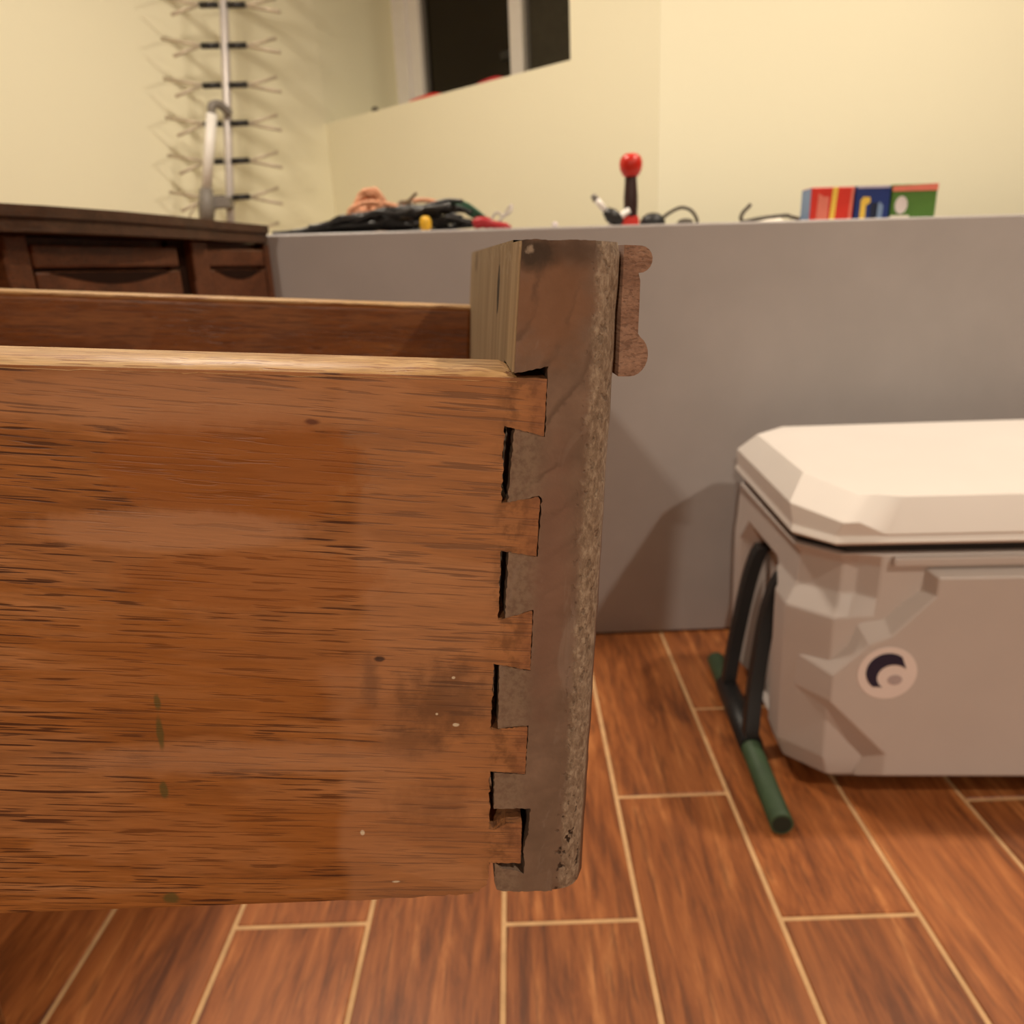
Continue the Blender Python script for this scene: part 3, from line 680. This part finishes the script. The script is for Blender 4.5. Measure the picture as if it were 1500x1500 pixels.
# ================================================================== ANTENNA
ant = thing('antenna', 'tall silver rooftop aerial with crossed rods leaning by the left wall', 'antenna', (-1.03, 2.72, 0))
AI = Matrix.Translation((1.03, -2.72, 0))
def aadd(mb, name, mat, parent=ant):
    o = mb.build(name, mat, parent)
    if parent is ant: o.matrix_parent_inverse = AI
    return o
def mast(z): return Vector((-1.030+(z)*0.1185, 2.72, z))
mb = MB(); mb.tube([mast(0.0), mast(1.95)], 0.0135, 10); aadd(mb, 'boom', M['alu'])
zz = [1.512-0.1095*i for i in range(-3, 12)]
adir = Vector((0.97, 0.22, 0.0)).normalized()
for i, z in enumerate(zz):
    if z < 0.6: continue
    c = mast(z)+Vector((0, -0.012, 0))
    for sgn in (-1, 1):
        mb = MB(); mb.tube([c+adir*0.012*sgn+Vector((0, 0, 0)), c+adir*0.068*sgn+Vector((0, 0, 0.002*sgn))], 0.0092, 8)
        ins = aadd(mb, 'insulator', M['black'])
        mb = MB()
        e0 = c+adir*0.066*sgn
        if sgn < 0: qa, za, qb, zb_ = 0.125, 0.024, 0.072, -0.040
        else: qa, za, qb, zb_ = 0.086, 0.030, 0.112, -0.026
        mb.tube([e0, e0+adir*qa*sgn+Vector((0, 0.03, za))], 0.0055, 6)
        mb.tube([e0, e0+adir*qb*sgn+Vector((0, -0.04, zb_))], 0.0055, 6)
        ob = mb.build('rods', M['wire'], ins)
# white support tube with grey ends
p0, p1 = Vector((-0.968, 2.66, 0.985)), Vector((-0.915, 2.66, 1.205))
mb = MB(); mb.tube([p0, p1], 0.0165, 12); sup = aadd(mb, 'support_tube', M['white_pl'])
mb = MB(); mb.tube(spline([p1, p1+Vector((0.004, 0, 0.022)), p1+Vector((0.022, 0.02, 0.028)), p1+Vector((0.042, 0.045, 0.005))], 5), 0.013, 10); aadd(mb, 'elbow', M['grey_pl'])
mb = MB(); mb.tube([p0+Vector((-0.016, 0, -0.10)), p0+Vector((-0.006, 0, -0.05)), p0+Vector((0, 0, 0.004))], [0.022, 0.026, 0.02], 10); mb.box((-0.975, 2.66, 0.93), (-0.90, 2.705, 0.965), 0.004); aadd(mb, 'clamp', M['grey_pl'])
mb = MB(); mb.tube([p0+Vector((-0.005, 0, -0.05)), Vector((-1.03, 2.70, 0.35))], 0.009, 8); aadd(mb, 'strut', M['alu'])
mb = MB(); mb.tube(spline([(-1.0, 2.64, 0.94), (-1.03, 2.64, 0.9), (-1.02, 2.64, 0.84), (-0.98, 2.65, 0.8)], 6), 0.003, 6); aadd(mb, 'wire', M['wire'])

# ================================================================== COOLER
ck = RAD(-3.5)
CO = Vector((0.338, 0.872, 0))
cooler = thing('cooler', 'white hard-shell cooler with chamfered lid and round sticker on tile floor', 'cooler', tuple(CO), (0, 0, ck))
CW, CD = 0.74, 0.395
def outline(u0, u1, v0, v1, c):
    # near-left, going to the near right ... counter-clockwise; extra points on the front edge for the lid notch
    return [(u0, v0+c), (u0+c, v0), (u0+c+0.018, v0), (u0+c+0.05, v0), (u1-c-0.05, v0), (u1-c-0.018, v0), (u1-c, v0), (u1, v0+c), (u1, v1-c), (u1-c, v1), (u0+c, v1), (u0, v1-c)]
def loft(mb, rings, capb=True, capt=True, smooth=False):
    n = len(rings[0]); vs = [p for r in rings for p in r]; fs = []
    for i in range(len(rings)-1):
        for k in range(n): fs.append((i*n+k, i*n+(k+1) % n, (i+1)*n+(k+1) % n, (i+1)*n+k))
    if capb: fs.append(tuple(range(n))[::-1])
    if capt: fs.append(tuple(range((len(rings)-1)*n, len(rings)*n)))
    mb.add(vs, fs, 0, smooth)
def bevel_obj(o, w, seg=2):
    md = o.modifiers.new('bevel', 'BEVEL'); md.width = w; md.segments = seg; md.limit_method = 'ANGLE'; md.angle_limit = RAD(18)
    for p in o.data.polygons: p.use_smooth = True
    wn_ = o.modifiers.new('wn', 'WEIGHTED_NORMAL'); wn_.keep_sharp = False
# body: recessed handle pocket on the near-left side is cut by building it from rings
def ring(u0, u1, v0, v1, c, z, near=0.0):
    r = outline(u0, u1, v0, v1, c); out = []
    for i, (u, v) in enumerate(r):
        if near and i in (0, 1, 2): u += near*(0.7 if i == 0 else 0.5); v += near*(0.5 if i == 0 else 0.9)
        out.append((u, v, z))
    return out
mb = MB()
rings = [ring(0.035, CW-0.035, 0.030, CD-0.03, 0.045, 0.010), ring(0.012, CW-0.012, 0.006, CD-0.006, 0.045, 0.030), ring(0.002, CW-0.002, 0.0, CD, 0.046, 0.060),
         ring(0.000, CW, 0.000, CD, 0.046, 0.225), ring(0.0, CW, 0.0, CD, 0.046, 0.262), ring(0.002, CW-0.002, 0.002, CD-0.002, 0.046, 0.288, 0.020), ring(0.004, CW-0.004, 0.004, CD-0.004, 0.046, 0.328, 0.020), ring(0.004, CW-0.004, 0.004, CD-0.004, 0.046, 0.3445, 0.004)]
loft(mb, rings)
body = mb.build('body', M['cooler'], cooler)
# side pocket for the handle
bm = bmesh.new(); 
cut = MB(); pk = [(0.098, 0.02), (0.310, 0.02), (0.310, 0.262), (0.285, 0.300), (0.135, 0.300), (0.098, 0.268)]
n = len(pk)
cut.add([(-0.02, v, z) for v, z in pk]+[(0.0, v, z) for v, z in pk]+[(0.036, (v-0.204)*0.80+0.204, 0.02+(z-0.02)*0.92) for v, z in pk],
        [(i, (i+1) % n, n+(i+1) % n, n+i) for i in range(n)]+[(n+i, n+(i+1) % n, 2*n+(i+1) % n, 2*n+i) for i in range(n)]+[tuple(range(n))[::-1], tuple(range(2*n, 3*n))])
cutter = cut.build('cutter', M['cooler'], cooler)
bpy.context.view_layer.update()
md = body.modifiers.new('pocket', 'BOOLEAN'); md.operation = 'DIFFERENCE'; md.object = cutter; md.solver = 'EXACT'
dg = bpy.context.evaluated_depsgraph_get(); me2 = bpy.data.meshes.new_from_object(body.evaluated_get(dg))
body.modifiers.clear(); body.data = me2
bpy.data.objects.remove(cutter)
bevel_obj(body, 0.0045)
# raised guard on the front, stepping back above the lower left corner
mb = MB()
gp = [(0.150, 0.327), (0.60, 0.327), (0.66, 0.28), (0.66, 0.028), (0.090, 0.028), (0.090, 0.056), (0.006, 0.150), (0.006, 0.200), (0.072, 0.262), (0.106, 0.266), (0.150, 0.300)]
gi = [(0.160, 0.320), (0.596, 0.320), (0.650, 0.275), (0.650, 0.042), (0.122, 0.042), (0.122, 0.074), (0.046, 0.152), (0.046, 0.190), (0.088, 0.232), (0.112, 0.242), (0.160, 0.296)]
n = len(gp); chf = lambda u: max(0.0, 0.046-u)
mb.add([(u, 0.005+chf(u), z) for u, z in gp]+[(u, -0.0145+chf(u), z) for u, z in gi], [(i, (i+1) % n, n+(i+1) % n, n+i) for i in range(n)]+[tuple(range(n, 2*n)), tuple(range(n))[::-1]])
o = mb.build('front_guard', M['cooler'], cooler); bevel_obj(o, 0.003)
# lid lip on the body front
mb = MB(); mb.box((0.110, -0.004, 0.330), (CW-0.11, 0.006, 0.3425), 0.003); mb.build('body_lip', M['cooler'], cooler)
# dark seal in the gap
mb = MB(); loft(mb, [ring(0.014, CW-0.014, 0.016, CD-0.014, 0.046, 0.343), ring(0.014, CW-0.014, 0.016, CD-0.014, 0.046, 0.3625)]); mb.build('seal', M['black_rub'], cooler)
# lid
def lring(du, dvf, zl, zf, c, notch=None, dvb=None):
    r = outline(du, CW-du, dvf, CD-(dvb if dvb is not None else du), c); out = []
    for i, (u, v) in enumerate(r):
        front = i in (1, 2, 3, 4, 5, 6)
        z = zf if front else zl
        if notch and i in (3, 4): z = notch[0]; v += notch[1]
        out.append((u, v, z))
    return out
mb = MB()
rings = [lring(0.003, 0.000, 0.3605, 0.3585, 0.040), lring(-0.003, -0.006, 0.366, 0.363, 0.040), lring(0.000, 0.000, 0.374, 0.371, 0.040), lring(-0.003, -0.003, 0.400, 0.388, 0.050, (0.372, 0.0)), lring(0.022, 0.030, 0.430, 0.414, 0.052, (0.414, -0.012)), lring(0.06, 0.07, 0.4335, 0.419, 0.055)]
loft(mb, rings)
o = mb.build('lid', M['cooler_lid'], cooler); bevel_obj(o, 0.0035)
# bail handle: rubber straps, sleeve and a green grip bar lying on the floor
mb = MB()
for v0, v1 in ((0.270, 0.250), (0.150, 0.100)):
    pts = spline([(0.026, v0, 0.262), (0.016, v0-0.001, 0.240), (0.004, v0-0.003, 0.19), (-0.012, (v0+v1)/2, 0.10), (-0.022, v1, 0.040), (-0.022, v1, 0.020)], 6)
    m1 = MB(); vs_ = []
    for p in pts: vs_ += [(p.x-0.009, p.y-0.0125, p.z), (p.x+0.011, p.y-0.0125, p.z), (p.x+0.011, p.y+0.0125, p.z), (p.x-0.009, p.y+0.0125, p.z)]
    L_ = len(pts); m1.add(vs_, [(i*4+k, i*4+(k+1) % 4, (i+1)*4+(k+1) % 4, (i+1)*4+k) for i in range(L_-1) for k in range(4)]+[(3, 2, 1, 0), tuple((L_-1)*4+k for k in range(4))])
    bevel_obj(m1.build('handle_strap', M['black_rub'], cooler), 0.0025)
m1 = MB(); m1.tube([(-0.022, 0.085, 0.0175), (-0.022, 0.265, 0.0175)], 0.0172, 14); m1.build('handle_sleeve', M['black_rub'], cooler)
m1 = MB(); m1.tube([(-0.022, -0.075, 0.0150), (-0.022, 0.352, 0.0150)], 0.0148, 18); m1.build('grip', M['green'], cooler)
m1 = MB(); m1.tube([(-0.022, -0.0758, 0.0150), (-0.022, -0.070, 0.0150)], 0.0118, 16); o = m1.build('grip_end', M['green_end'], cooler)
# round sticker
SU, SZ, SR = 0.112, 0.193, 0.036
sv = -0.0152
m1 = MB(); k = 36
m1.prism([(SU+SR*math.cos(2*math.pi*i/k), SZ+SR*math.sin(2*math.pi*i/k)) for i in range(k)], XZ, sv, sv+0.0008); stk = m1.build('sticker', M['sticker'], cooler); stk['label'] = 'round white sticker with navy swoosh'
m1 = MB(); cr = []
for i in range(25):
    a = RAD(52+(232-52)*i/24); cr.append((SU+0.026*math.cos(a), SZ+0.002+0.026*math.sin(a)))
for i in range(25):
    a = RAD(232+(40-232)*i/24); cr.append((SU+0.0075+0.0185*math.cos(a)*1.05, SZ-0.0055+0.0175*math.sin(a)))
m1.prism(cr, XZ, sv-0.0006, sv+0.0001); m1.build('printed_swoosh', M['navy'], stk)
m1 = MB(); cr = [(SU+0.010+0.009*math.cos(2*math.pi*i/20), SZ-0.009+0.007*math.sin(2*math.pi*i/20)) for i in range(20)]
m1.prism(cr, XZ, sv-0.0006, sv+0.0001); m1.build('printed_dot', plain('pale_print', (0.48, 0.40, 0.40), 0.5), stk)

# ================================================================== CLUTTER ON THE DESK
DY = 1.45
def on(x): return ztop(x)
def single(mb, name, mat, label, cat, base, group=None): return tag(mb.build(name, mat, None, origin=base), label, cat, group)
# black cables: a flat tangle rising to a hump
rnd = random.Random(3)
mb = MB()
def heap(x):   # height of the tangle over the desk
    pts = [(-0.44, 0.004), (-0.40, 0.008), (-0.34, 0.020), (-0.28, 0.034), (-0.22, 0.042), (-0.16, 0.048), (-0.11, 0.054), (-0.075, 0.050), (-0.055, 0.034), (-0.03, 0.008)]
    for (a, ha), (b, hb) in zip(pts[:-1], pts[1:]):
        if a <= x <= b: return ha+(hb-ha)*(x-a)/(b-a)
    return 0.004
for i in range(24):
    u = i/24; xa = -0.418+0.10*rnd.random()*u*2; xb = -0.06-0.05*rnd.random()
    pts = []
    yy = DY+rnd.uniform(-0.03, 0.045)
    lev = rnd.uniform(0.08, 1.0)
    for q in range(9):
        t = q/8; x = xa+(xb-xa)*t
        z = on(x)+0.0045+max(0, heap(x)-0.006)*min(1, max(0.02, lev+rnd.uniform(-0.12, 0.12)))
        pts.append((x, yy+rnd.uniform(-0.012, 0.012), z))
    mb.tube(spline(pts, 5), rnd.choice((0.0034, 0.004, 0.0046)), 6)
single(mb, 'cable_bundle', M['black'], 'long flat tangle of black cables at the left end of the grey desk', 'cables', (-0.22, DY+0.02, on(-0.22)))
def coil(cx, cy, cz, rx, rz, r, turns, lean, seed, wob=0.006):
    rr = random.Random(seed); pts = []
    for i in range(turns*10):
        a = 2*math.pi*i/10; k = 0.30+0.72*((i*7) % (turns*10))/(turns*10)+rr.uniform(-0.10, 0.10)
        pts.append((cx+rx*k*math.cos(a), cy+lean*math.sin(a)+rr.uniform(-wob, wob), cz+rz*k*math.sin(a)))
    return spline(pts, 3)
mb = MB(); mb.tube(coil(-0.262, DY+0.105, on(-0.26)+0.050, 0.028, 0.038, 0.004, 12, 0.012, 5, 0.005), 0.0050, 6)
for q in range(4): mb.tube(spline([(-0.345+0.02*q, DY+0.10, on(-0.34)+0.016+0.003*q), (-0.30, DY+0.10, on(-0.3)+0.034+0.004*q), (-0.27, DY+0.105, on(-.27)+0.046+0.005*q), (-0.23, DY+0.105, on(-.23)+0.040+0.006*q), (-0.19, DY+0.105, on(-.19)+0.030+0.005*q)], 6), 0.005, 6)
mb.tube(coil(-0.225, DY+0.115, on(-0.21)+0.036, 0.050, 0.024, 0.004, 9, 0.012, 8, 0.005), 0.0046, 6)
mb.tube(spline([(-0.205, DY+0.10, on(-.2)+0.045), (-0.185, DY+0.10, on(-.18)+0.060), (-0.15, DY+0.10, on(-.15)+0.062), (-0.11, DY+0.10, on(-.11)+0.050)], 6), 0.0045, 6)
single(mb, 'cord_coil', M['copper'], 'coiled copper-tan cord sticking up out of the black cables', 'cord', (-0.24, DY+0.07, on(-0.24)))
mb = MB(); mb.tube(coil(-0.188, DY+0.065, on(-0.2)+0.044, 0.018, 0.022, 0.003, 3, 0.015, 11, 0.006), 0.003, 6)
mb.tube(spline([(-0.19, DY+0.06, on(-.19)+0.046), (-0.178, DY+0.06, on(-.17)+0.062), (-0.166, DY+0.06, on(-.16)+0.072)], 6), 0.003, 6)
single(mb, 'wire_coil', plain('brown_olive_wire', (0.16, 0.10, 0.045), 0.5), 'small brown wire coil beside the copper-tan cord', 'wire', (-0.19, DY+0.07, on(-0.19)))
mb = MB(); mb.lathe([(0.004, -0.004), (0.0085, -0.002), (0.0098, 0.004), (0.0098, 0.013), (0.0075, 0.018), (0.0035, 0.0205)], 16, M4=Matrix.Translation((-0.143, 1.405, on(-.143)+0.0045)))
single(mb, 'plug_cap', M['yellow'], 'bright yellow plug cap in front of the black cable tangle', 'cap', (-0.143, 1.405, on(-0.143)))
mb = MB()
for q in range(3):
    mb.tube(spline([(-0.10+0.01*q, DY-0.005+q*0.01, on(-.1)+0.050-0.006*q), (-0.075, DY-0.01+q*0.01, on(-.075)+0.046-0.006*q), (-0.05, DY-0.01+q*0.01, on(-.05)+0.029-0.005*q), (-0.022, DY+q*0.01, on(-.02)+0.0045+0.003*q)], 6), 0.0038, 6)
single(mb, 'green_wire', M['dgreen'], 'dark green wires trailing off the right end of the black cables', 'wire', (-0.06, DY, on(-0.06)))
mb = MB(); mb.tube(spline([(-0.062, 1.425, on(-.06)+0.010), (-0.045, 1.425, on(-.045)+0.0135), (-0.02, 1.425, on(-.02)+0.0075), (0.004, 1.425, on(0)+0.0038)], 5), [0.0075]*2+[0.010]*6+[0.007]*6+[0.0035]*2, 10)
single(mb, 'wire_connector', M['crimson'], 'crimson tapered connector lying right of the black cables', 'connector', (-0.03, 1.425, on(-0.03)))
mb = MB(); mb.tube(spline([(-0.035, 1.50, on(-.03)+0.018), (-0.022, 1.50, on(-.02)+0.034), (-0.010, 1.50, on(-.01)+0.028), (0.0, 1.50, on(0)+0.040), (0.006, 1.50, on(0)+0.046), (0.004, 1.49, on(0)+0.034), (-0.012, 1.49, on(-.01)+0.024), (-0.02, 1.49, on(-.02)+0.012), (-0.03, 1.49, on(-.03)+0.0025)], 6), 0.0024, 6)
single(mb, 'thin_wire', plain('pale_grey_wire', (0.5, 0.45, 0.42), 0.5), 'thin pale grey curled wire standing right of the crimson connector', 'wire', (-0.01, 1.495, on(-0.01)))
mb = MB(); mb.lathe([(0.003, 0.0), (0.0055, 0.002), (0.005, 0.010), (0.003, 0.012)], 10, M4=Matrix.Translation((0.082, DY, on(.082)+0.0003)))
single(mb, 'small_cap', M['c_wht'], 'tiny pale cap alone on the desk between cables and red-topped tool', 'cap', (0.082, DY, on(0.082)))

# red ball-topped tool standing on a red foot
bx, by = 0.2165, DY
tool = thing('ball_top_tool', 'upright tool with red ball top, dark handle and red foot on desk', 'tool', (bx, by, on(bx)))
mb = MB(); mb.lathe([(0.001, 0.1205), (0.010, 0.1195), (0.0165, 0.1150), (0.0195, 0.108), (0.0200, 0.102), (0.0185, 0.094), (0.0145, 0.086), (0.0115, 0.083), (0.008, 0.082)], 24); mb.build('ball', M['red'], tool)
mb = MB(); mb.lathe([(0.0100, 0.083), (0.0105, 0.078), (0.0112, 0.066), (0.0125, 0.050), (0.0125, 0.036), (0.0115, 0.022), (0.0112, 0.016)], 20); mb.build('handle', M['maroon'], tool)
mb = MB(); mb.add([(-0.027, -0.014, 0.0003), (0.014, -0.014, 0.0003), (0.014, 0.014, 0.0003), (-0.027, 0.014, 0.0003), (-0.010, -0.011, 0.0185), (0.0125, -0.011, 0.0185), (0.0125, 0.011, 0.0185), (-0.010, 0.011, 0.0185)], [(0, 3, 2, 1), (4, 5, 6, 7), (0, 1, 5, 4), (1, 2, 6, 5), (2, 3, 7, 6), (3, 0, 4, 7)])
o = mb.build('foot', M['red'], tool); bevel_obj(o, 0.002)
# screwdriver leaning on its dark handle
sd = thing('screwdriver', 'short screwdriver with white shaft and black handle left of the red-topped tool', 'screwdriver', (0.185, 1.42, on(0.185)))
Z0 = on(0.185)
def sdp(x, z): return (x-0.185, 0.0, z)
mb = MB(); mb.tube([sdp(0.197, 0.006), sdp(0.187, 0.0125), sdp(0.177, 0.0195), sdp(0.168, 0.027)], [0.0055, 0.0115, 0.0125, 0.007], 12); mb.build('handle', M['black'], sd)
mb = MB(); mb.tube([sdp(0.169, 0.026), sdp(0.152, 0.046)], 0.0055, 10); mb.build('shaft', M['white_pl'], sd)
mb = MB(); mb.tube([sdp(0.1525, 0.045), sdp(0.146, 0.053)], [0.006, 0.0045], 10); mb.build('tip', M['grey_pl'], sd)
mb = MB(); mb.tube([(0.176, 1.435, on(.176)+0.0055), (0.212, 1.437, on(.21)+0.028)], 0.0052, 10)
single(mb, 'white_rod', M['white_pl'], 'short white rod leaning against the foot of the red-topped tool', 'rod', (0.19, 1.435, on(0.19)))
mb = MB(); mb.lathe([(0.010, 0.0003), (0.0215, 0.0015), (0.0225, 0.008), (0.017, 0.017), (0.009, 0.0215), (0.002, 0.0225)], 18, M4=Matrix.Translation((0.2535, 1.44, on(.2535))))
single(mb, 'black_knob', M['black_rub'], 'black rounded knob just right of the red-topped tool', 'knob', (0.2535, 1.44, on(0.2535)))
mb = MB(); mb.tube(spline([(0.272, 1.455, on(.27)+0.012), (0.285, 1.455, on(.285)+0.022), (0.305, 1.455, on(.305)+0.0305), (0.322, 1.455, on(.322)+0.027), (0.333, 1.455, on(.333)+0.015), (0.335, 1.455, on(.335)+0.003), (0.322, 1.465, on(.322)+0.0032), (0.30, 1.475, on(.30)+0.0032)], 8), 0.003, 8)
single(mb, 'cord_loop', M['dgrey'], 'dark grey cord arched in a loop right of the black knob', 'cord', (0.305, 1.455, on(0.305)))
mb = MB(); mb.lathe([(0.004, 0.0003), (0.0125, 0.0015), (0.014, 0.0055), (0.010, 0.0095), (0.003, 0.011)], 14, M4=Matrix.Translation((0.308, 1.425, on(.308))))
single(mb, 'foot_pad', M['dgrey'], 'small dark rubber foot lying under the arched cord loop', 'foot pad', (0.308, 1.425, on(0.308)))
mb = MB(); mb.tube(spline([(0.428, 1.45, on(.428)+0.033), (0.423, 1.45, on(.423)+0.027), (0.4155, 1.45, on(.4155)+0.020), (0.412, 1.45, on(.412)+0.010), (0.418, 1.45, on(.418)+0.0045), (0.440, 1.45, on(.44)+0.008), (0.468, 1.455, on(.468)+0.0115), (0.497, 1.46, on(.497)+0.013), (0.515, 1.49, on(.515)+0.012), (0.555, 1.50, on(.555)+0.004)], 8), 0.0034, 8)
single(mb, 'hooked_cord', M['dgrey'], 'dark cord with a hooked end running left from the cartons', 'cord', (0.47, 1.455, on(0.47)))
mb = MB(); k = 0; pv = []
rnd = random.Random(4)
for j in range(4):
    for i in range(7):
        pv.append((0.462+i*0.008, 1.485+j*0.012, on(.48)+0.0006+(0.014+0.007*rnd.random())*math.sin(math.pi*(i+0.15)/6.3)*math.sin(math.pi*(j+0.35)/3.7)))
mb.add(pv, [(j*7+i, j*7+i+1, (j+1)*7+i+1, (j+1)*7+i) for j in range(3) for i in range(6)], 0, False)
o = single(mb, 'paper_scrap', M['paper'], 'crumpled off-white paper scrap behind the hooked cord', 'paper', (0.486, 1.50, on(0.486)))
md = o.modifiers.new('thick', 'SOLIDIFY'); md.thickness = 0.0006; md.offset = 1
# small cartons at the right
def carton(x0, x1, y0, dep, h, body_mat, label, deco):
    z = on((x0+x1)/2)+0.0006
    t_ = thing('carton', label, 'box', ((x0+x1)/2, y0+dep/2, z), (0, RAD(0.95), 0), 'small cartons on the desk')
    w = (x1-x0)/2
    m_ = MB(); m_.box((-w, -dep/2, 0), (w, dep/2, h), 0.0012, seg=1); m_.build('box', body_mat, t_)
    if body_mat is M['c_red']:
        m_ = MB(); m_.box((-w-0.0006, -dep/2+0.001, 0.001), (-w+0.0005, dep/2-0.001, h-0.001)); m_.build('printed_side', M['c_blue'], t_)
    for nm, mat, poly in deco:
        m_ = MB(); m_.prism([(-w+p*2*w, q*h) for p, q in poly], XZ, -dep/2-0.0006, -dep/2+0.0002); m_.build(nm, M[mat], t_)
    return t_
R4 = lambda a, b, c, d: [(a, b), (c, b), (c, d), (a, d)]
def arch(cx, w, h0, h1, th):
    o_ = []; k = 8
    for i in range(k+1):
        a = math.pi-math.pi*i/k; o_.append((cx+w*math.cos(a), h1+(w*1.1)*math.sin(a)))
    o_.append((cx+w, h0)); o_.append((cx+w-th, h0))
    for i in range(k+1):
        a = math.pi*i/k; o_.append((cx+(w-th)*math.cos(a), h1+((w-th)*1.1)*math.sin(a)))
    o_.append((cx-w+th, h0)); o_.append((cx-w, h0)); return o_
carton(0.524, 0.598, 1.425, 0.045, 0.0545, M['c_red'], 'red carton with yellow stripe and pale blue edge, leftmost of the cartons',
       [('printed_panel', 'c_pink', [(0.15, 0.0), (0.42, 0.0), (0.42, 0.72), (0.30, 0.72), (0.17, 0.82)]), ('printed_stripe', 'c_yel', [(0.46, 0.02), (0.58, 0.02), (0.62, 1.0), (0.50, 1.0)]), ('printed_flash', 'c_pink', [(0.90, 0.0), (0.96, 0.0), (1.0, 1.0), (0.94, 1.0)])])
carton(0.601, 0.661, 1.425, 0.045, 0.0550, M['c_navy'], 'navy carton with yellow and pale arched figures, between red and green cartons',
       [('printed_figure', 'c_yel', [(0.16, 0.0), (0.32, 0.0), (0.32, 0.42), (0.44, 0.52), (0.42, 0.66), (0.24, 0.68), (0.16, 0.58)]), ('printed_figure', 'c_dk', R4(0.46, 0.03, 0.66, 0.5)), ('printed_figure', 'c_blue', [(0.62, 0.0), (0.80, 0.0), (0.82, 0.4), (0.72, 0.52), (0.62, 0.42)]), ('printed_band', 'c_lil', R4(0.04, 0.93, 0.96, 1.0))])
carton(0.664, 0.742, 1.425, 0.045, 0.0560, M['c_grn'], 'green carton with red top band and white spot, rightmost of the cartons',
       [('printed_band', 'c_pink', [(0.0, 0.80), (1.0, 0.80), (1.0, 1.0), (0.0, 0.95)]), ('printed_spot', 'c_wht', [(0.22+0.14*math.cos(2*math.pi*i/14), 0.40+0.26*math.sin(2*math.pi*i/14)) for i in range(14)]), ('printed_base', 'paper', R4(0.0, 0.0, 0.42, 0.10))])
